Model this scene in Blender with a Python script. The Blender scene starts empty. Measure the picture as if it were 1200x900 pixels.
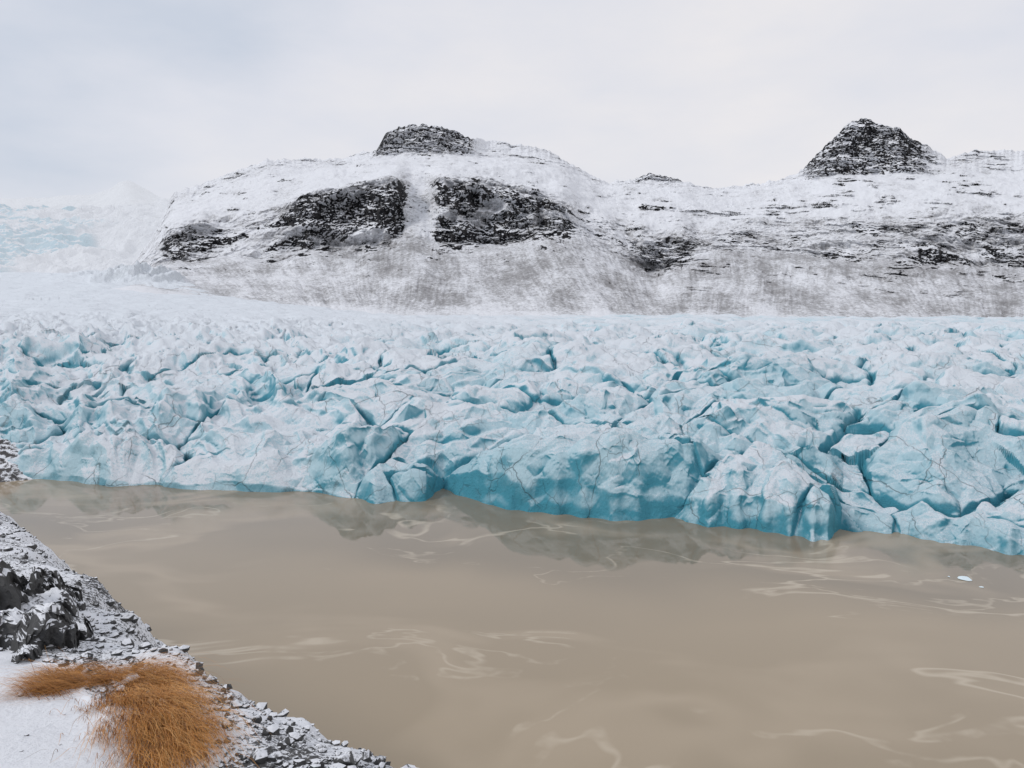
import bpy, math
import numpy as np
rng=np.random.default_rng(7)
H=30.0; F=900.0; PITCH=math.atan(100/900)
sc=bpy.context.scene
# ---------------------------------------------------------------- noise
PT=rng.permutation(256); PT=np.concatenate([PT,PT,PT])
g=rng.normal(size=(256,3)); G3=g/np.linalg.norm(g,axis=1)[:,None]
def perlin(x,y,z=0.0):
    x=np.asarray(x,float); y=np.asarray(y,float); z=np.asarray(z,float)
    x,y,z=np.broadcast_arrays(x,y,z)
    xi=np.floor(x).astype(np.int64); yi=np.floor(y).astype(np.int64); zi=np.floor(z).astype(np.int64)
    xf=x-xi; yf=y-yi; zf=z-zi
    f=lambda t:t*t*t*(t*(t*6-15)+10)
    u,v,w=f(xf),f(yf),f(zf)
    def gr(i,j,k):
        h=PT[PT[PT[(xi+i)&255]+((yi+j)&255)]+((zi+k)&255)]
        G=G3[h]
        return G[...,0]*(xf-i)+G[...,1]*(yf-j)+G[...,2]*(zf-k)
    def pl(k):
        a=gr(0,0,k);b=gr(1,0,k);c=gr(0,1,k);d=gr(1,1,k)
        ab=a+u*(b-a);cd=c+u*(d-c)
        return ab+v*(cd-ab)
    p0=pl(0)
    if np.all(zf==0): return p0*1.7
    p1=pl(1)
    return (p0+w*(p1-p0))*1.7
def fbm(x,y,z=0.0,o=4,g=0.5):
    s=0;a=1;t=0
    for i in range(o):
        s=s+a*perlin(x*2**i+i*17.3,y*2**i+i*9.1,(z*2**i+i*5.7) if not np.isscalar(z) else z+i*3.0)
        t+=a;a*=g
    return s/t
def ridged(x,y,z=0.0,o=4,g=0.5):
    s=0;a=1;t=0
    for i in range(o):
        n=1-np.abs(perlin(x*2**i+i*11.3,y*2**i+i*7.7,(z*2**i+i*5.7) if not np.isscalar(z) else z+i*3.0))*1.6
        s=s+a*n;t+=a;a*=g
    return s/t
def hsh(i,j,s):
    return PT[PT[(i+s*31)&255]+((j+s*57)&255)]/255.0
def facets(x,y,s=0,rot=0.9,gx=0.45,sx=1.5,gy=0.55):
    """broken ice blocks: max of tilted pyramids whose gentle slab faces -y; sharp creases. returns height, gap, id"""
    xi=np.floor(x).astype(np.int64);yi=np.floor(y).astype(np.int64)
    M=np.full(x.shape,-9.0);M2=np.full(x.shape,-9.0);ID=np.zeros(x.shape)
    for i in(-1,0,1):
        for j in(-1,0,1):
            ci,cj=xi+i,yi+j
            dx=x-(ci+hsh(ci,cj,s+1));dy=y-(cj+hsh(ci,cj,s+2))
            a=(hsh(ci,cj,s+4)-0.5)*2*rot;c,sn=np.cos(a),np.sin(a)
            u=dx*c-dy*sn;v=dx*sn+dy*c
            k=0.7+0.6*hsh(ci,cj,s+5)
            fl=np.where(hsh(ci,cj,s+6)>0.35,1.0,-1.0)
            h=0.5*hsh(ci,cj,s+3)-np.maximum(np.maximum(u*fl*sx*k,-u*fl*gx),np.maximum(v*1.3,-v*gy*k))
            b=h>M
            M2=np.where(b,M,np.maximum(h,M2));ID=np.where(b,hsh(ci,cj,s+7),ID);M=np.maximum(M,h)
    return M,M-M2,ID
def ss(a,b,x):
    t=np.clip((x-a)/(b-a),0,1);return t*t*(3-2*t)
# ---------------------------------------------------------------- helpers
def ray(px,py):
    px=np.asarray(px,float);py=np.asarray(py,float)
    c,s=math.cos(PITCH),math.sin(PITCH)
    X=px-600; U=450-py
    return X, F*c+U*s, -F*s+U*c
def unproj(px,py,z=0.0):
    X,Y,Z=ray(px,py); k=(z-H)/Z
    return X*k,Y*k
def zat(py,d):
    X,Y,Z=ray(600,py); return H+Z/Y*d
ROWF=math.hypot(900,100)
def a_of(px): return (np.asarray(px,float)-600)/ROWF
def mesh_obj(name,V,Fc,mat,attrs=None,smooth=True):
    me=bpy.data.meshes.new(name)
    V=np.ascontiguousarray(V,dtype=np.float32);Fc=np.ascontiguousarray(Fc,dtype=np.int32)
    if not np.isfinite(V).all(): print("NAN in",name)
    n=Fc.shape[1]
    me.vertices.add(len(V));me.vertices.foreach_set("co",V.ravel())
    me.loops.add(Fc.size);me.loops.foreach_set("vertex_index",Fc.ravel())
    me.polygons.add(len(Fc));me.polygons.foreach_set("loop_start",np.arange(0,Fc.size,n,dtype=np.int32))
    me.polygons.foreach_set("loop_total",np.full(len(Fc),n,dtype=np.int32))
    me.polygons.foreach_set("use_smooth",np.full(len(Fc),smooth))
    me.update(calc_edges=True)
    for k,v in (attrs or {}).items():
        at=me.attributes.new(k,'FLOAT','POINT');at.data.foreach_set("value",np.ascontiguousarray(v,dtype=np.float32).ravel())
    me.materials.append(mat)
    ob=bpy.data.objects.new(name,me);sc.collection.objects.link(ob);return ob
def grid_faces(nr,nc):
    i=np.arange(nr*nc).reshape(nr,nc)
    return np.stack([i[:-1,:-1],i[:-1,1:],i[1:,1:],i[1:,:-1]],-1).reshape(-1,4)
def grid_normals(X,Y,Z):
    P=np.stack([X,Y,Z],-1)
    du=np.gradient(P,axis=1);dv=np.gradient(P,axis=0)
    n=np.cross(du,dv);n/=np.linalg.norm(n,axis=-1,keepdims=True)+1e-9
    return n*np.sign(n[...,2:3]+1e-9)
def blur(A,k):
    for ax in(0,1):
        c=np.cumsum(np.concatenate([np.repeat(np.take(A,[0],ax),k+1,ax),A,np.repeat(np.take(A,[-1],ax),k,ax)],ax),ax)
        n=A.shape[ax]
        A=(np.take(c,range(2*k+1,2*k+1+n),ax)-np.take(c,range(0,n),ax))/(2*k+1)
    return A
# ---------------------------------------------------------------- node helper
class NT:
    def __init__(s,name):
        s.m=bpy.data.materials.new(name);s.m.use_nodes=True;s.t=s.m.node_tree;s.n=s.t.nodes
        s.b=s.n['Principled BSDF'];s.out=s.n['Material Output']
        s.pos=s.n.new('ShaderNodeNewGeometry')
    def put(s,sock,v):
        if isinstance(v,bpy.types.NodeSocket): s.t.links.new(v,sock)
        else:
            if hasattr(sock.default_value,'__len__') and not hasattr(v,'__len__'): v=(v,)*len(sock.default_value)
            if hasattr(v,'__len__') and len(sock.default_value)==4 and len(v)==3: v=(*v,1)
            sock.default_value=v
    def math(s,op,a,b=0.0,c=0.0,clamp=False):
        n=s.n.new('ShaderNodeMath');n.operation=op;n.use_clamp=clamp
        s.put(n.inputs[0],a);s.put(n.inputs[1],b);s.put(n.inputs[2],c);return n.outputs[0]
    def attr(s,name):
        n=s.n.new('ShaderNodeAttribute');n.attribute_name=name;return n.outputs['Fac']
    def noise(s,scale,detail=4,rough=0.55,vec=None,dist=0.0,out='Fac'):
        n=s.n.new('ShaderNodeTexNoise');n.inputs['Scale'].default_value=scale;n.inputs['Detail'].default_value=detail
        n.inputs['Roughness'].default_value=rough;n.inputs['Distortion'].default_value=dist
        s.t.links.new(vec or s.pos.outputs['Position'],n.inputs['Vector']);return n.outputs[out]
    def warp(s,scale,amt,src=None):
        c=s.noise(scale,3,0.5,src,0,'Color')
        vm=s.n.new('ShaderNodeVectorMath');vm.operation='MULTIPLY_ADD';s.t.links.new(c,vm.inputs[0]);vm.inputs[1].default_value=(amt,amt,amt)
        s.t.links.new(src or s.pos.outputs['Position'],vm.inputs[2]);return vm.outputs[0]
    def crack(s,scale,wd,vec):
        n=s.n.new('ShaderNodeTexVoronoi');n.feature='DISTANCE_TO_EDGE';n.inputs['Scale'].default_value=scale
        s.t.links.new(vec,n.inputs['Vector'])
        return s.math('SUBTRACT',1.0,s.smooth(n.outputs['Distance'],0.0,wd))
    def mapping(s,scale=(1,1,1),rot=(0,0,0),src=None):
        n=s.n.new('ShaderNodeMapping');n.inputs['Scale'].default_value=scale;n.inputs['Rotation'].default_value=rot
        s.t.links.new(src or s.pos.outputs['Position'],n.inputs['Vector']);return n.outputs[0]
    def smooth(s,x,a,b):
        n=s.n.new('ShaderNodeMapRange');n.interpolation_type='SMOOTHSTEP'
        s.put(n.inputs[0],x);s.put(n.inputs[1],a);s.put(n.inputs[2],b);return n.outputs[0]
    def mix(s,f,a,b):
        n=s.n.new('ShaderNodeMix');n.data_type='RGBA';s.put(n.inputs[0],f);s.put(n.inputs[6],a);s.put(n.inputs[7],b);return n.outputs[2]
    def nz(s):
        n=s.n.new('ShaderNodeSeparateXYZ');s.t.links.new(s.pos.outputs['Normal'],n.inputs[0]);return n.outputs[2]
    def bump(s,h,st,dist):
        n=s.n.new('ShaderNodeBump');n.inputs['Strength'].default_value=st;n.inputs['Distance'].default_value=dist
        s.put(n.inputs['Height'],h);s.t.links.new(n.outputs[0],s.b.inputs['Normal']);return n
    def fin(s,col,rough=0.8,spec=0.3):
        s.put(s.b.inputs['Base Color'],col);s.put(s.b.inputs['Roughness'],rough);s.put(s.b.inputs['Specular IOR Level'],spec);return s.m
    def haze(s,fac,col=(0.74,0.765,0.82)):  # paints air haze: sky-coloured emission mixed over the surface shader
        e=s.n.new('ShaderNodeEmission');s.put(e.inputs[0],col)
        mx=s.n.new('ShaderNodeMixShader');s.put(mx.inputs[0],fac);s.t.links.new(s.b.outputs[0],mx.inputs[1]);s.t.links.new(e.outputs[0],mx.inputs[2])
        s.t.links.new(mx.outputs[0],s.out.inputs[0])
# ---------------------------------------------------------------- camera
cam=bpy.data.cameras.new("camera");co=bpy.data.objects.new("camera",cam);sc.collection.objects.link(co)
cam.lens=27;cam.sensor_width=36;cam.clip_start=0.1;cam.clip_end=30000
co.location=(0,0,H);co.rotation_euler=(math.pi/2-PITCH,0,0);sc.camera=co
# ---------------------------------------------------------------- world
w=bpy.data.worlds.new("World");sc.world=w;w.use_nodes=True;t=w.node_tree;n=t.nodes
bg=n['Background'];sky=n.new('ShaderNodeTexSky');sky.sky_type='NISHITA';sky.sun_disc=False
sky.sun_elevation=math.radians(38);sky.sun_rotation=math.radians(-80)
bg.inputs[1].default_value=0.1;t.links.new(sky.outputs[0],bg.inputs[0])
tc=n.new('ShaderNodeTexCoord');mp=n.new('ShaderNodeMapping');mp.inputs['Scale'].default_value=(1,1,2.6)
t.links.new(tc.outputs['Generated'],mp.inputs[0])
nz=n.new('ShaderNodeTexNoise');nz.inputs['Scale'].default_value=2.2;nz.inputs['Detail'].default_value=7;nz.inputs['Roughness'].default_value=0.52
t.links.new(mp.outputs[0],nz.inputs['Vector'])
sp=n.new('ShaderNodeSeparateXYZ');t.links.new(tc.outputs['Generated'],sp.inputs[0])
m0=n.new('ShaderNodeMath');m0.operation='MULTIPLY_ADD';t.links.new(nz.outputs[0],m0.inputs[0]);m0.inputs[1].default_value=1.5;m0.inputs[2].default_value=-0.25
m1=n.new('ShaderNodeMath');m1.operation='MULTIPLY_ADD';t.links.new(sp.outputs[0],m1.inputs[0]);m1.inputs[1].default_value=0.40;t.links.new(m0.outputs[0],m1.inputs[2])
m2=n.new('ShaderNodeMath');m2.operation='MULTIPLY_ADD';t.links.new(sp.outputs[2],m2.inputs[0]);m2.inputs[1].default_value=-0.35;t.links.new(m1.outputs[0],m2.inputs[2])
cr=n.new('ShaderNodeValToRGB');e=cr.color_ramp.elements
e[0].position=0.05;e[0].color=(0.61,0.66,0.755,1);e[1].position=0.68;e[1].color=(0.86,0.84,0.855,1)
mm=e.new(0.36);mm.color=(0.75,0.765,0.83,1)
t.links.new(m2.outputs[0],cr.inputs[0])
bg2=n.new('ShaderNodeBackground');t.links.new(cr.outputs[0],bg2.inputs[0]);bg2.inputs[1].default_value=1.0
mx=n.new('ShaderNodeMixShader');mx.inputs[0].default_value=0.95
t.links.new(bg.outputs[0],mx.inputs[1]);t.links.new(bg2.outputs[0],mx.inputs[2]);t.links.new(mx.outputs[0],n['World Output'].inputs[0])
sl=bpy.data.lights.new("sun",'SUN');sl.energy=1.3;sl.angle=math.radians(14);sl.color=(1,0.97,0.93)
so=bpy.data.objects.new("sun",sl);sc.collection.objects.link(so);so.rotation_euler=(math.radians(52),0,math.radians(-80))
sc.view_settings.view_transform='Standard';sc.view_settings.look='None';sc.view_settings.exposure=0

# ================================================================ MATERIALS
def mat_mountain():
    s=NT("snow_dusted_rock")
    r=s.attr("rock");st=s.attr("streak")
    n1=s.noise(0.26,8,0.78);n2=s.noise(0.05,4,0.6)
    v=s.math('ADD',s.math('MULTIPLY',s.math('SUBTRACT',n1,0.5),1.4),s.math('MULTIPLY',s.math('SUBTRACT',n2,0.5),0.5))
    rock=s.smooth(s.math('ADD',r,v),0.40,0.58)
    dust=s.math('MULTIPLY',s.smooth(s.math('ADD',st,s.math('MULTIPLY',v,1.3)),0.10,0.85),0.85)
    rc=s.mix(s.smooth(s.noise(0.12,5,0.65),0.35,0.7),(0.012,0.013,0.016),(0.060,0.057,0.057))
    gc=s.mix(s.noise(0.02,2),(0.16,0.152,0.15),(0.24,0.228,0.225))
    c=s.mix(dust,(0.80,0.81,0.84),gc);c=s.mix(rock,c,rc)
    s.bump(s.noise(0.4,7,0.7),0.8,1.6)
    return s.fin(c,0.9,0.1)
def mat_ice():
    s=NT("glacier_ice")
    sn=s.attr("snow");dp=s.attr("deep");dt=s.attr("dirt")
    n1=s.noise(0.9,6,0.7);n2=s.noise(5.5,4,0.75);n3=s.noise(0.13,3)
    v=s.math('ADD',s.math('MULTIPLY',s.math('SUBTRACT',n1,0.5),0.7),s.math('MULTIPLY',s.math('SUBTRACT',n2,0.5),2.2))
    pale=s.mix(n3,(0.41,0.61,0.68),(0.54,0.70,0.76))
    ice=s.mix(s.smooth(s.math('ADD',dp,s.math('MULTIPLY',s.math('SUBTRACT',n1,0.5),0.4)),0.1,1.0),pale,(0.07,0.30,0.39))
    f=s.math('ADD',sn,v)
    c=s.mix(s.math('MULTIPLY',s.smooth(f,0.20,0.85),0.88),ice,(0.79,0.81,0.85))
    w1=s.mapping((1,0.55,0.7),(0,0,0.5),s.warp(0.25,3.0))
    k1=s.math('MULTIPLY',s.crack(0.13,0.010,w1),s.smooth(s.noise(0.10,3),0.43,0.60))
    k2=s.math('MULTIPLY',s.crack(0.42,0.018,w1),s.smooth(s.noise(0.16,3),0.50,0.64))
    k=s.math('MAXIMUM',k1,s.math('MULTIPLY',k2,0.7))
    d=s.smooth(s.math('ADD',dt,s.math('MULTIPLY',v,0.7)),0.45,0.9)
    c=s.mix(s.math('MAXIMUM',s.math('MULTIPLY',d,0.6),s.math('MULTIPLY',k,0.5)),c,(0.10,0.12,0.13))
    h=s.math('ADD',s.noise(2.2,6,0.7),s.math('MULTIPLY',k,-0.6))
    s.bump(h,0.8,0.5)
    s.b.inputs['IOR'].default_value=1.31
    return s.fin(c,0.5,0.3)
def mat_water():
    s=NT("silty_water")
    wv=s.mapping((0.42,1.2,1),(0,0,0.10),s.warp(0.018,60))
    big=s.noise(0.014,2,0.5,wv)
    c=s.mix(s.smooth(big,0.38,0.58),(0.225,0.185,0.130),(0.335,0.268,0.184))
    sw=s.noise(0.020,4,0.55,wv)
    band=s.math('MULTIPLY',s.math('SUBTRACT',1.0,s.smooth(s.math('ABSOLUTE',s.math('SUBTRACT',sw,0.47)),0.0,0.045)),s.smooth(s.noise(0.025,4,0.6),0.36,0.55))
    def lines(sc1,wd,m0,m1,ms,r,lv=0.5):
        q=s.noise(sc1,5,r,wv)
        return s.math('MULTIPLY',s.math('SUBTRACT',1.0,s.smooth(s.math('ABSOLUTE',s.math('SUBTRACT',q,lv)),0.0,wd)),s.smooth(s.noise(ms,5,0.7),m0,m1))
    ll=s.math('MAXIMUM',lines(0.022,0.009,0.44,0.58,0.04,0.58),s.math('MULTIPLY',lines(0.03,0.009,0.46,0.60,0.06,0.6,0.44),0.8))
    c=s.mix(s.math('MULTIPLY',band,0.50),c,(0.44,0.355,0.255))
    c=s.mix(s.math('MULTIPLY',ll,0.60),c,(0.56,0.48,0.37))
    h=s.noise(1.6,3,0.5,s.mapping((0.6,1.4,1)))
    s.bump(h,0.03,0.05)
    r=s.math('ADD',0.02,s.math('MULTIPLY',s.math('MAXIMUM',band,ll),0.15))
    s.b.inputs['IOR'].default_value=1.33
    return s.fin(c,r,0.65)
def mat_bank():
    s=NT("snowy_gravel")
    g=s.attr("gravel")
    n1=s.noise(22,5,0.75);n2=s.noise(2.2,3,0.6)
    v=s.math('ADD',s.math('MULTIPLY',s.math('SUBTRACT',n1,0.5),2.6),s.math('MULTIPLY',s.math('SUBTRACT',n2,0.5),1.3))
    f=s.smooth(s.math('ADD',g,v),0.42,0.62)
    gc=s.mix(s.noise(24,3,0.6),(0.02,0.021,0.024),(0.17,0.165,0.16))
    c=s.mix(f,(0.80,0.81,0.84),gc)
    h=s.math('ADD',s.math('MULTIPLY',s.noise(14,5,0.7),s.math('ADD',0.12,g)),s.math('MULTIPLY',s.noise(2.5,3),0.35))
    s.bump(h,0.8,0.08)
    return s.fin(c,0.85,0.2)
def mat_stone(name,th=0.72,sc_=9.0,dark=(0.02,0.021,0.024),light=(0.12,0.118,0.115)):
    s=NT(name)
    f=s.smooth(s.math('ADD',s.nz(),s.math('MULTIPLY',s.math('SUBTRACT',s.noise(sc_,5,0.7),0.5),1.3)),th,th+0.15)
    c=s.mix(s.noise(sc_*0.8,5,0.7),dark,light);c=s.mix(f,c,(0.80,0.81,0.84))
    s.bump(s.noise(sc_*2,5,0.7),0.6,0.35/sc_)
    return s.fin(c,0.8,0.3)
def mat_grass():
    s=NT("dry_grass_blades")
    r=s.attr("tone")
    cr=s.n.new('ShaderNodeValToRGB');e=cr.color_ramp.elements
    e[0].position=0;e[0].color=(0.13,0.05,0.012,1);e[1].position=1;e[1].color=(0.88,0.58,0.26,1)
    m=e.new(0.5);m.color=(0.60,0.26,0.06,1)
    s.t.links.new(r,cr.inputs[0])
    return s.fin(cr.outputs[0],0.6,0.3)
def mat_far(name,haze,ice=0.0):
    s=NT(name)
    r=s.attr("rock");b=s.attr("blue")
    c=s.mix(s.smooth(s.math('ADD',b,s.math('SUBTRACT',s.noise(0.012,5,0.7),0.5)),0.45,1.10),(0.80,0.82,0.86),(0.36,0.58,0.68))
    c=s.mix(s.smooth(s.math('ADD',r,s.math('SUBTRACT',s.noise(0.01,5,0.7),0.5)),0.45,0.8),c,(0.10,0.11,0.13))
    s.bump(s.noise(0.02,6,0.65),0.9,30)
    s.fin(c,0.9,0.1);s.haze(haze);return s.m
M_MT=mat_mountain();M_ICE=mat_ice();M_WATER=mat_water();M_BANK=mat_bank()
M_STONE=mat_stone("gravel_stone",0.68);M_ROCK=mat_stone("outcrop_rock",0.70,4.0);M_GRASS=mat_grass()
M_MOR=mat_stone("moraine_rubble",0.80,0.9,(0.03,0.03,0.032),(0.14,0.13,0.125))
M_FARG=mat_far("distant_glacier_snow",0.42);M_FARM=mat_far("distant_mountain_snow",0.62)  # far snow with distance haze put into the material as a glow

# ================================================================ GROUND + WATER
s_=NT("lagoon_bed");MB=s_.fin((0.15,0.14,0.13),0.9,0.1)
mesh_obj("ground",[(-9000,-9000,-4),(9000,-9000,-4),(9000,9000,-4),(-9000,9000,-4)],[(0,1,2,3)],MB)
mesh_obj("lagoon_water",[(-600,-120,0),(700,-120,0),(700,260,0),(-600,260,0)],[(0,1,2,3)],M_WATER)

# ================================================================ GLACIER
shore=[(-900,556),(-300,556),(0,558),(60,560),(130,566),(250,571),(350,573),(400,580),(440,586),(500,585),(520,576),(560,584),(600,594),(700,605),(800,608),(880,618),(970,626),(985,618),(1000,622),(1100,634),(1200,648),(1300,658),(1700,690),(2300,730)]
sx,sy=unproj([p[0] for p in shore],[p[1] for p in shore])
sa=sx/sy
ca=np.concatenate([np.linspace(-1.5,-0.76,60)[:-1],np.linspace(-0.76,0.76,1400),np.linspace(0.76,1.6,60)[1:]])
tt=np.concatenate([np.linspace(-8,16,240)[:-1],np.linspace(16,60,240)[:-1],60*np.exp(np.linspace(0,math.log(1500/60),460))])
A,T=np.meshgrid(ca,tt)
dF=np.interp(A,sa,sy)
D=dF+T
X=A*D;Y=D.copy()
PXG=600+A*ROWF
left=ss(-0.08,-0.33,A+0.06*perlin(X/30,Y/30,20.))
wx=X+5*perlin(X/30,Y/30,1.0)+1.2*perlin(X/9,Y/9,2.0)+0.22*perlin(X/2,Y/2,2.5)
wy=Y+5*perlin(X/30,Y/30,7.0)+1.2*perlin(X/9,Y/9,8.0)+0.22*perlin(X/2,Y/2,9.5)
th=math.radians(-22);rx=wx*math.cos(th)-wy*math.sin(th);ry=wx*math.sin(th)+wy*math.cos(th)
fA,gA,iA=facets(rx/26,ry/17,1,0.7)
fB,gB,iB=facets(rx/9.0+3,ry/6.5+7,2,1.0)
fC,gC,iC=facets(wx/3.4,wy/2.8,3,1.5)
big=ridged(rx/60,ry/32,0.0,2,0.5)
Tn=T+2.0*perlin(A*13,0.3)*np.exp(-np.maximum(T,0)/25)+1.2*perlin(A*37,3.1)*np.exp(-np.maximum(T,0)/15)+(3.0*(fA+0.15)*np.exp(-np.maximum(T,0)/18)+1.5*(fB+.2)*np.exp(-np.maximum(T,0)/8))*(1-.5*left)
hk=np.interp(Tn,[-8,-1,0,2.0,5,12,30,80,250,500,1600],[-5,-1.3,0,2.3,4.0,5.8,9.6,14.0,15.4,13.0,13.0])
hl=np.interp(Tn,[-8,-1,0,2.5,6,12,30,80,250,500,1600],[-4,-1.0,0,0.9,1.8,3.4,9.0,15.5,17.5,18.0,22.0])
Z=hk*(1-left)+hl*left
Z-=ss(0.1,0.7,A)*ss(150,500,T)*2.5
Z+=ss(300,1150,D)*ss(-0.12,-0.62,A)*46
amp=ss(-4,9,Tn)*(1-0.40*ss(150,500,T))
near=1-ss(160,380,T)
R=2.0*(big-0.55)+9.0*(fA+0.12)*(1-0.30*left)+near*(4.0*(fB+0.12))*(1-0.3*left)
R+=1.5*near*(fC+0.12)
cre=np.exp(-(gA/0.02)**2)
R-=1.5*cre*near
lc=np.clip(ridged((wx+0.55*wy)/15,wy/48,3.0,3,0.5),0,2)
R+=left*near*4.4*(lc**1.5-0.5)
fine=0.14*fbm(X/1.3,Y/1.3,0.0,3,.6)+0.5*fbm(X/9,Y/9,5.0,2)
Z=Z+R*amp+fine*ss(-3,2,Tn)
mound=np.exp(-((PXG-165)/70)**2)*np.exp(-((D-860)/85)**2)
Z+=mound*36*np.clip(ridged(X/55,Y/80,31.0,4,0.6)-0.15,0,1)
N=grid_normals(X,Y,Z)
pn=0.45*perlin(X/3.5,Y/3.5,Z/2.5)
stp=ss(0.9,0.5,N[...,2])*near
X2=X+N[...,0]*pn*stp;Y2=Y+N[...,1]*pn*stp
N=grid_normals(X2,Y2,Z)
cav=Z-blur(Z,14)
slope=N[...,2]
region=0.28*left+0.60*ss(90,360,T)*ss(0.05,-0.35,A)+0.32*ss(-0.1,-0.6,A)*ss(35,140,T)-0.12*ss(120,400,T)*ss(-0.05,0.2,A)+0.08*ss(10,60,T)-0.10*ss(14,3,T)*(1-left)
patch=0.26*perlin(X/35,Y/35,6.0)+0.35*(iB-.5)+0.3*(iA-.5)
snow=-0.28+region+patch+0.95*ss(0.48,0.90,slope)-0.15*np.clip(-cav,0,2)+0.12*np.clip(cav,0,1.5)-0.12*np.exp(-np.maximum(Tn,0)/4)
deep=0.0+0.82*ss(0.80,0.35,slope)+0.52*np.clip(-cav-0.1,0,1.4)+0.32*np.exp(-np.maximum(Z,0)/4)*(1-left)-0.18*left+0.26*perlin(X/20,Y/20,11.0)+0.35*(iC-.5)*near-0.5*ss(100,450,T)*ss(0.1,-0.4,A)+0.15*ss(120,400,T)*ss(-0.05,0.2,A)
dirt=0.55*np.exp(-(gB/0.03)**2)*near*ss(-0.1,0.4,perlin(X/18,Y/18,14.0))+left*(0.48*ss(0.75,0.3,slope)+0.3*ss(.3,0,lc))*near+0.6*ss(.05,.4,mound)*ss(0.99,0.85,slope)
mesh_obj("glacier",np.stack([X2,Y2,Z],-1).reshape(-1,3),grid_faces(*A.shape),M_ICE,{"snow":snow,"deep":deep,"dirt":dirt})

# ================================================================ MOUNTAIN
kp=np.array([-900,0,120,150,165,205,250,310,370,410,450,480,520,550,600,660,700,760,800,850,900,935,960,990,1010,1060,1100,1200,1500,2000,2600],float)
yb=np.array([400,352,340,336,335,342,352,362,366,367,369,370,371,372,372,373,374,375,376,377,378,379,380,381,381,383,384,387,390,395,400.])
y2=np.array([400,352,338,330,316,302,300,302,288,290,282,272,282,284,275,266,284,318,302,290,292,294,296,298,300,305,308,310,305,300,320.])
y3=np.array([400,352,337,324,308,268,262,252,230,222,215,213,212,215,222,242,262,288,280,270,266,264,262,262,262,261,260,256,250,250,280.])
y4=np.array([400,352,336,322,305,246,226,204,196,192,183,180,180,181,184,196,216,219,220,225,220,213,207,202,202,204,202,197,200,200,240.])
rk=[(-900,400),(0,352),(120,336),(150,320),(165,302),(192,262),(203,238),(210,226),(250,212),(308,192),(318,187),(400,186),(445,176),(455,158),(470,149),(490,146),(522,148),(545,160),(590,168),(605,169),(640,175),(665,190),(690,204),(706,214),(745,211),(752,205),(760,202),(772,204),(790,210),(830,221),(870,217),(905,213),(935,198),(950,180),(972,158),(988,141),(1003,138),(1022,148),(1042,150),(1058,162),(1085,175),(1102,186),(1130,176),(1200,176),(1500,165),(2000,170),(2600,210)]
px=np.concatenate([np.linspace(-700,-40,70)[:-1],np.linspace(-40,1240,1500),np.linspace(1240,2300,110)[1:]])
i_=lambda k:np.interp(px,kp,k)
yr=np.interp(px,[p[0] for p in rk],[p[1] for p in rk])
bl=lambda v,k:np.convolve(np.pad(v,k,mode='edge'),np.hanning(2*k+3)[1:-1]/np.hanning(2*k+3).sum(),'valid')
YB,Y2k,Y3,Y4=[bl(i_(v),20) for v in(yb,y2,y3,y4)]
YR=yr+2.0*perlin(px/9,0.7)+1.6*perlin(px/3.5,2.7)
wob=lambda s,a:a*perlin(px/s,s*0.37)
cut=ss(150,260,px)
cl_=bl(np.interp(px,[-900,190,200,240,262,330,362,468,480,505,515,655,680,735,750,800,815,900,1040,1080,1200,2600],[.2,.3,.8,.8,.3,.35,1,1,.1,.1,1,1,.3,.3,.85,.85,.35,.3,.35,.5,.5,.5]),12)
dB=700+0*px;d2=1060+cut*wob(110,50);d3=d2+40+130*(1-cl_)+0.15*np.clip(Y2k-Y3,0,90)
d4=1500+wob(110,50);cap=np.interp(px,[0,430,450,550,575,920,945,1050,1080,1600],[130,130,45,55,130,130,75,80,130,130])
d5=d4+cap;d6=d5+500
zz=[np.full_like(px,-3),zat(YB,dB),zat(Y2k,d2),zat(Y3,d3),zat(Y4,d4),zat(YR,d5),zat(YR,d5)-220]
dd=[dB-90,dB,d2,d3,d4,d5,d6]
rows=[8,190,170,130,120,30]
Dm=[];Zm=[];Vm=[]
for k,nr in enumerate(rows):
    u=np.linspace(0,1,nr,endpoint=(k==5))[:,None]
    zc=u**1.2 if k==1 else u          # scree apron is slightly concave
    Dm.append(dd[k]*(1-u)+dd[k+1]*u);Zm.append(zz[k]*(1-zc)+zz[k+1]*zc);Vm.append(k+u+0*px[None,:])
Dm=np.vstack(Dm);Zm=np.vstack(Zm);Vm=np.vstack(Vm)
PX=np.repeat(px[None,:],len(Dm),0);Am=a_of(PX)
CL=np.repeat(cl_[None,:],len(Dm),0)
X=Am*Dm;Y=Dm.copy();Z=Zm.copy()
talus=ss(0.9,1.2,Vm)*ss(2.15,1.8,Vm)
cliff=ss(1.8,2.1,Vm)*ss(3.3,3.0,Vm)
upper=ss(2.95,3.2,Vm)*ss(5.0,4.93,Vm)
capm=ss(3.9,4.1,Vm)*ss(5.05,4.95,Vm)
capw=np.clip(ss(430,455,PX)*ss(565,540,PX)+ss(925,950,PX)*ss(1090,1055,PX)+0.8*ss(735,750,PX)*ss(800,785,PX)*ss(4.4,4.6,Vm),0,1)
capz=capm*np.clip(capw+0.18,0,1)
m=ss(0.95,1.15,Vm)
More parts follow.
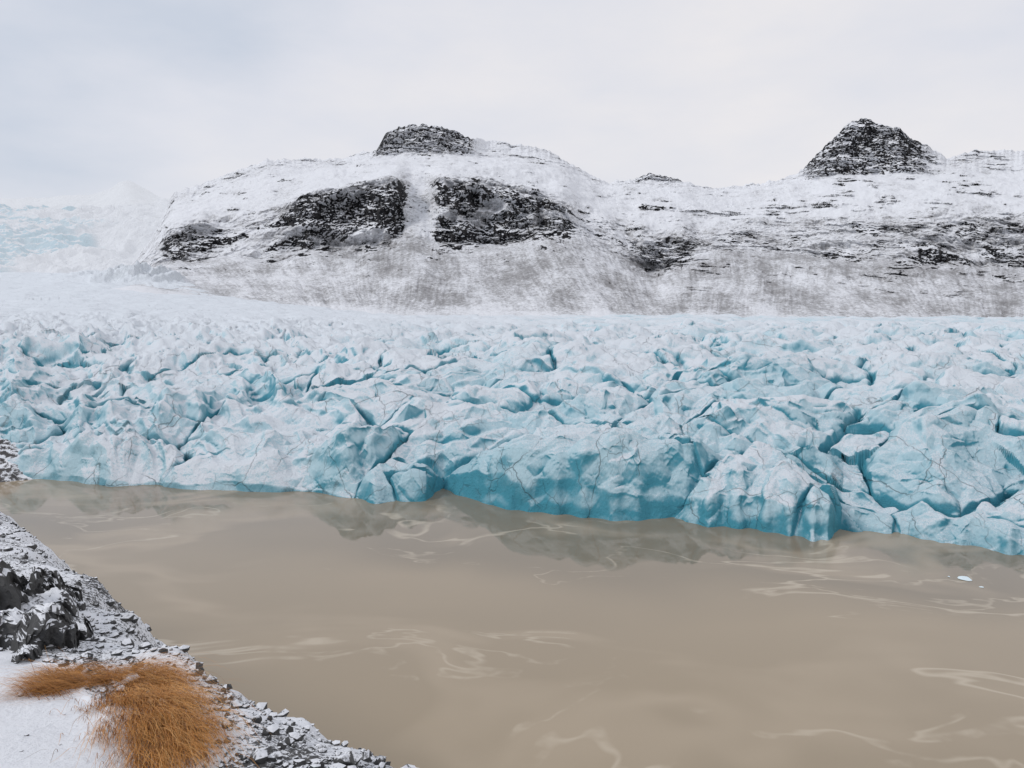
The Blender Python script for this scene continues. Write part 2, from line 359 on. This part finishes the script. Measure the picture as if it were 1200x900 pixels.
# erosion first: shallow gullies lean and fan out as they run down the scree
fan=60*np.sin(PX/62.0)*(2-Vm)*0.5
gx=PX+np.where(Vm<2.0,fan,0)+24*(Vm-1)+10*perlin(PX/70,Vm*1.5)+4*perlin(PX/22,Vm*3.5)
gul=ridged(gx/60,Vm*1.3,0.0,5,0.55)
fg=ridged(gx/10,Vm*1.8,5.0,4,0.62)
pm=ss(-0.2,0.35,fbm(PX/70,Vm*2,88.,3))
Z-=(gul-0.5)*(5.5*talus+8*cliff+6*upper)*m+(fg-0.5)*(0.9*talus*pm+1.2*cliff+0.6*upper)*m
Z+=(fbm(X/30,Y/30,2.0,5,0.6)*(2.6+2.0*upper)+fbm(X/130,Y/130,2.0,3,0.5)*12*ss(1.3,1.9,Vm)*ss(4.9,4.3,Vm))*m
n1=ridged(X/90,Y/90,Z/70,5,0.6);n2=fbm(X/24,Y/60,Z/30,5,0.6)
rad=-(n1-0.5)*(8*m+62*cliff*CL+26*capz)-n2*(2.5*m+24*cliff*CL+14*capz)
led=fbm(X/120,Y/500,(Z+0.07*X+2.5*perlin(X/30,Y/90,4.))/11,5,0.65)
step=ss(0.02,0.22,led)
bedp=ss(-0.05,0.35,fbm(PX/50,Vm*2.5,50.,5,.65)+0.06)
rightf=ss(650,800,PX)*ss(1.2,1.7,Vm)*ss(4,3.3,Vm)
rad-=step*((8.0*rightf+5*upper)*bedp+4*cliff*CL+6*capz)*m
Y=Y+rad;X=Am*Y
N=grid_normals(X,Y,Z)
nzv=N[...,2]
noisem=fbm(PX/55,Vm*2.2,21.0,5,.62)
mass=ss(-0.06,0.10,noisem+0.50*(CL-0.5))
cliffc=ss(1.62,1.92,Vm+0.8*noisem)*ss(3.10,2.95,Vm+0.45*noisem)
edge=ss(0.05,0.5,np.abs(np.gradient(step,axis=0))*6)
rock=-0.30+1.05*cliffc*mass*ss(0.95,0.70,nzv)+0.36*ss(0.62,0.30,nzv)*m+0.90*capz*ss(0.93,0.6,nzv)
rock+=edge*m*0.72*bedp*ss(1.2,1.7,Vm)
rock+=0.18*upper*ss(0.15,0.5,fbm(PX/40,Vm*3,44.0,4,.6))
rock+=0.60*ss(0.12,0.34,fbm(PX/26,Vm*5,61.0,5,.68))*ss(1.3,1.8,Vm)*ss(4.0,3.0,Vm)*ss(0.995,0.88,nzv)
stre=ridged(gx/7,Vm*1.6,9.0,4,0.68)
rock+=talus*0.50*ss(0.80,0.97,stre)*ss(0.0,0.4,perlin(PX/60,Vm*2.5,3.0)+0.05)*ss(0.9,1.1,Vm)
rock+=0.50*talus*ss(1.18,1.02,Vm)*ss(0.45,0.8,fg)*pm
rock+=talus*0.75*ss(0.86,0.97,gul)*ss(0,.3,perlin(PX/90,Vm,77.))
streak=0.30*talus+0.14*talus*(ss(.4,.9,stre)-.3)+0.04+0.15*cliff+0.22*ss(0.93,0.6,nzv)+0.2*(gul-.5)+0.10*ss(600,900,PX)*(1-upper)+0.50*fbm(PX/60,Vm*3.0,30.0,5,.62)+0.12*np.exp(-((PX-560)/170)**2)*talus
mesh_obj("snowy_mountain",np.stack([X,Y,Z],-1).reshape(-1,3),grid_faces(*X.shape),M_MT,{"rock":rock,"streak":streak})

# ================================================================ DISTANT GLACIER + MOUNTAIN
def far(name,pxs,keys,rowsn,amp,mat,wl,bl_=0.0):
    px=np.linspace(pxs[0],pxs[1],420)
    D=[];Zr=[]
    for k in range(len(keys)-1):
        u=np.linspace(0,1,rowsn)[:,None]
        if k: u=u[1:]
        d0,c0=keys[k];d1,c1=keys[k+1]
        z0=zat(np.interp(px,c0[0],c0[1]),d0);z1=zat(np.interp(px,c1[0],c1[1]),d1)
        D.append(d0*(1-u)+d1*u+0*px[None,:]);Zr.append(z0*(1-u)+z1*u)
    D=np.vstack(D);Z=np.vstack(Zr);A=a_of(px)[None,:]+0*D
    X=A*D;Y=D
    e=ss(0,0.08,np.linspace(0,1,len(D)))[:,None]
    r=ridged(X/wl,Y/wl,1.0,5,0.55)
    Z=Z+(r-0.6)*amp*e
    N=grid_normals(X,Y,Z)
    rock=-0.2+0.7*ss(0.75,0.45,N[...,2])
    blue=bl_*(ss(0.97,0.8,N[...,2])*ss(110,0,px+160*perlin(X/500,Y/300,3.))[...,:])
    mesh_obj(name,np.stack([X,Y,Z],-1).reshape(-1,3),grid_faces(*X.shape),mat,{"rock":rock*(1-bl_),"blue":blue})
K=lambda *p:([q[0] for q in p],[q[1] for q in p])
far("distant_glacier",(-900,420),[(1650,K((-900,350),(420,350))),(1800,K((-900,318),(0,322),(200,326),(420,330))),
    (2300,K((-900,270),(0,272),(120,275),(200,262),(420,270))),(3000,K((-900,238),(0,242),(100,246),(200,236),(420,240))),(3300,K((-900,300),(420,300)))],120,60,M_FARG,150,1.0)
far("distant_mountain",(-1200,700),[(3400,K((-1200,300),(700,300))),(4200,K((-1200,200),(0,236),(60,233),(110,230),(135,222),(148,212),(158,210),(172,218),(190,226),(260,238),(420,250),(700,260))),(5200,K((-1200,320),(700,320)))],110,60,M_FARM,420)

# ================================================================ FOREGROUND BANK
BZ=lambda y:27.9-0.2*y
def onbank(px,py):
    X,Y,Z=ray(px,py);k=(27.9-H)/(Z+0.2*Y);return X*k,Y*k
ex,ey=onbank([0,60,120,180,240,290,340,420,520],[602,655,702,742,770,796,820,848,881])
cx=np.concatenate([[-260,-140,-70,-30],ex,[1.0,3,9,40]]);cy=np.concatenate([[230,132,82,39],ey,[3.9,1,-5,-30]])
def sdist(x,y):
    best=np.full(x.shape,1e9);sg=np.ones(x.shape)
    for i in range(len(cx)-1):
        ax,ay,bx,by=cx[i],cy[i],cx[i+1],cy[i+1]
        dx,dy=bx-ax,by-ay;L=dx*dx+dy*dy
        u=np.clip(((x-ax)*dx+(y-ay)*dy)/L,0,1)
        d=np.hypot(x-ax-u*dx,y-ay-u*dy)
        cr_=dx*(y-ay)-dy*(x-ax)
        m=d<best-1e-9
        best=np.where(m,d,best);sg=np.where(m,np.sign(cr_),sg)
    return best*sg
def bank_h(x,y):
    s=sdist(x,y)
    if BS<0: s=-s
    s=s+(0.25*perlin(x/1.3,y/1.3,3.0)+0.10*perlin(x/.5,y/.5,4.0))*ss(3,9,y)+0.1*perlin(x/.5,y/.5,4.0)
    base=BZ(np.clip(y,-5,1e9))
    drop=np.where(s>0,s*1.35,0)+0.18*np.exp(-np.abs(s)/0.5)
    z=base-drop
    gr=ss(-2.2,-0.6,s)
    z+=0.16*fbm(x/1.8,y/1.8,1.0,3)+0.05*gr*fbm(x/.28,y/.28,2.0,3)+0.7*perlin(x/14,y/14,5.0)*ss(12,25,y)
    z+=0.35*np.exp(-(((x+7.2)/1.6)**2+((y-11.2)/1.6)**2))
    return z,s
BS=1.0
t0=sdist(np.array([0.0]),np.array([0.0]))[0]
BS=-1.0 if t0>0 else 1.0
ang=np.radians(np.linspace(-88,75,760))
rr=np.concatenate([np.exp(np.linspace(math.log(0.4),math.log(40),620)),np.exp(np.linspace(math.log(40.5),math.log(260),70))])
AN,RR=np.meshgrid(ang,rr)
X=RR*np.sin(AN);Y=RR*np.cos(AN)-0.0
Z,S=bank_h(X,Y)
Z=np.maximum(Z,-3.5)
clean=ss(-1.0,-1.35,S+0.3*perlin(X/.6,Y/.6,1.0))*ss(8.0,7.2,Y+0.4*perlin(X/.7,Y/.7,2.0))
grav=0.40+0.30*perlin(X/1.1,Y/1.1,8.0)
grav=grav*(1-clean)-0.75*clean
grav-=0.08*ss(9,16,Y)
mesh_obj("snowy_gravel_bank",np.stack([X,Y,Z],-1).reshape(-1,3),grid_faces(*X.shape),M_BANK,{"gravel":grav})

def ico(sub):
    import bmesh
    b=bmesh.new();bmesh.ops.create_icosphere(b,subdivisions=sub,radius=1)
    V=np.array([v.co[:] for v in b.verts]);Fc=np.array([[v.index for v in f.verts] for f in b.faces]);b.free();return V,Fc
def stones(name,P,size,mat,sub=2,flat=0.7,smooth=False):
    V0,F0=ico(sub);n=len(P);VS=[];FS=[]
    for i in range(n):
        r=rng.normal(size=(9,3));r/=np.linalg.norm(r,axis=1)[:,None]
        V=V0.copy()
        for q in r:
            h=rng.uniform(0.45,0.8);d=V@q;V=V-np.maximum(d-h,0)[:,None]*q
        V*=np.array([rng.uniform(.75,1.3),rng.uniform(.75,1.3),flat*rng.uniform(.7,1.2)])
        a=rng.uniform(0,6.28);c,s=math.cos(a),math.sin(a)
        V=V@np.array([[c,s,0],[-s,c,0],[0,0,1]])
        VS.append(V*size[i]+P[i]);FS.append(F0+i*len(V0))
    return mesh_obj(name,np.vstack(VS),np.vstack(FS),mat,smooth=smooth)
pts=[]
while len(pts)<13000:
    d=np.exp(rng.uniform(math.log(3.6),math.log(30)));a=rng.uniform(-0.75,0.1)
    pts.append((a*d,d))
pts=np.array(pts);z,s=bank_h(pts[:,0],pts[:,1])
cln=(s<-1.05)&(pts[:,1]<7.6)
keep=(s<1.8)&((~cln)|(rng.random(len(s))<0.05))
keep&=rng.random(len(s))<np.where(s<-1.2,0.5,1.0)
pts=pts[keep];z=z[keep]
sz=np.clip(0.0075*np.exp(rng.normal(0.3,0.7,len(pts)))*(1+pts[:,1]*0.09),0.005,0.12)
stones("gravel",np.column_stack([pts,z+sz*0.2]),sz,M_STONE,1,0.85)
bp=[(402,872,.075),(350,882,.05),(372,884,.04),(440,884,.04),(300,838,.045),(268,800,.05),(255,870,.04),(330,868,.04),(225,790,.05),(150,742,.08),(95,715,.09),(285,880,.04),(215,768,.05),(190,756,.05),(315,860,.035),(420,890,.04),(462,893,.035),(250,820,.045)]
bx,by=onbank([b[0] for b in bp],[b[1] for b in bp]);bz,_=bank_h(bx,by)
bs=np.array([b[2] for b in bp])
stones("boulders",np.column_stack([bx,by,bz+bs*0.2]),bs,M_STONE,3,0.9)
op=[(-5,722,.55),(25,730,.5),(52,716,.42),(70,735,.38),(10,748,.42),(40,752,.34),(75,712,.28),(-30,735,.7),(60,750,.26),(30,768,.16)]
ox,oy=onbank([b[0] for b in op],[b[1] for b in op]);oz,_=bank_h(ox,oy);os_=np.array([b[2] for b in op])
ro=stones("rock_outcrop",np.column_stack([ox,oy,oz+0.02]),os_,M_ROCK,5,1.15)
me=ro.data;V=np.empty(len(me.vertices)*3,np.float32);me.vertices.foreach_get("co",V);V=V.reshape(-1,3).astype(float)
dsp=0.16*fbm(V[:,0]/.25,V[:,1]/.25,V[:,2]/.5,4,0.6)+0.10*ridged(V[:,0]/.12,V[:,1]/.12,V[:,2]/.5,3)
V[:,0]+=dsp;V[:,1]-=dsp;V[:,2]+=0.1*fbm(V[:,0]/.2,V[:,1]/.2,V[:,2]/.2,3)
me.vertices.foreach_set("co",V.astype(np.float32).ravel())

# ================================================================ DRY GRASS
cl=[(66,804,.10,(-1,-.1),500),(95,794,.13,(-1,-.2),800),(120,788,.15,(-.5,-.4),900),(148,786,.15,(.6,-.2),1000),(172,797,.14,(1,-.5),1000),
    (158,817,.17,(.6,-.6),1100),(185,830,.17,(1,-.7),1200),(182,855,.17,(.6,-1),1200),(205,865,.14,(.9,-1),1000),(192,888,.13,(.6,-1),800)]
gv=[];gf=[];gt=[];base=0
for (gx_,gy_,r,dr,nb) in cl:
    x0,y0=onbank(gx_,gy_)
    ax=x0+rng.normal(0,r,nb);ay=y0+rng.normal(0,r*1.1,nb);az,_=bank_h(ax,ay)
    L=rng.uniform(0.22,0.58,nb);W=rng.uniform(0.0010,0.0024,nb)
    cn=perlin(ax/.12,ay/.12)
    th=math.atan2(dr[1],dr[0])+rng.normal(0,0.22,nb)+0.9*cn
    bend=rng.uniform(0.7,1.3,nb);tone=np.clip(rng.normal(0.53,0.27,nb)+0.45*cn,0,1)
    ns=7;el=rng.uniform(0.6,1.2,nb)
    p=np.column_stack([ax,ay,az-0.01]);side=np.column_stack([-np.sin(th),np.cos(th),0*th])
    for k in range(ns+1):
        wdt=(W*(1-0.85*k/ns))[:,None]
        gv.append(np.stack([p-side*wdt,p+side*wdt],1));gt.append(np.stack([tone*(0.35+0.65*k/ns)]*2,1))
        d=np.column_stack([np.cos(th)*np.cos(el),np.sin(th)*np.cos(el),np.sin(el)])
        p=p+d*(L/ns)[:,None];el=el-bend*2.1/ns;th=th+rng.normal(0,0.05,nb)
        fl,_=bank_h(p[:,0],p[:,1]);p[:,2]=np.maximum(p[:,2],fl+0.012)
    idx=lambda k,b,sd:base+k*nb*2+b*2+sd
    b=np.arange(nb)
    for k in range(ns):
        gf.append(np.stack([idx(k,b,0),idx(k,b,1),idx(k+1,b,1),idx(k+1,b,0)],1))
    base+=(ns+1)*nb*2
gv=np.vstack([q.reshape(-1,3) for q in gv]);gt=np.concatenate([q.ravel() for q in gt])
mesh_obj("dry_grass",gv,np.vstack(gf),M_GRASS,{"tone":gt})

# ================================================================ MORAINE SPIT
px_=np.linspace(-500,110,320);vv=np.linspace(0,1,90)
PXm,VV=np.meshgrid(px_,vv)
mx0,my0=unproj(PXm[0],np.interp(px_,[-500,0,60,110],[572,567,562,556]))
am=mx0/my0
Dd=my0[None,:]+VV*22;X=am[None,:]*Dd;Y=Dd
Z=-0.6+ (np.sin(np.clip(VV*1.2,0,1)*math.pi/2)*5.5)*ss(110,-5,PXm)+1.4*ridged(X/5,Y/5,2.0,4,0.6)*ss(0,0.2,VV)
mesh_obj("moraine_spit",np.stack([X,Y,Z],-1).reshape(-1,3),grid_faces(*X.shape),M_MOR)

# ================================================================ ICE FLOES
fl=[(1132,679,.75),(1112,676,.2),(1150,688,.2)]
fx,fy=unproj([f[0] for f in fl],[f[1] for f in fl])
s_=NT("floe_ice");s_.bump(s_.noise(3,5,0.6),0.5,0.1);MF=s_.fin((0.72,0.82,0.86),0.5,0.4)
stones("ice_floe",np.column_stack([fx,fy,0*fx+0.02]),np.array([f[2] for f in fl]),MF,3,0.28,True)
print("done")
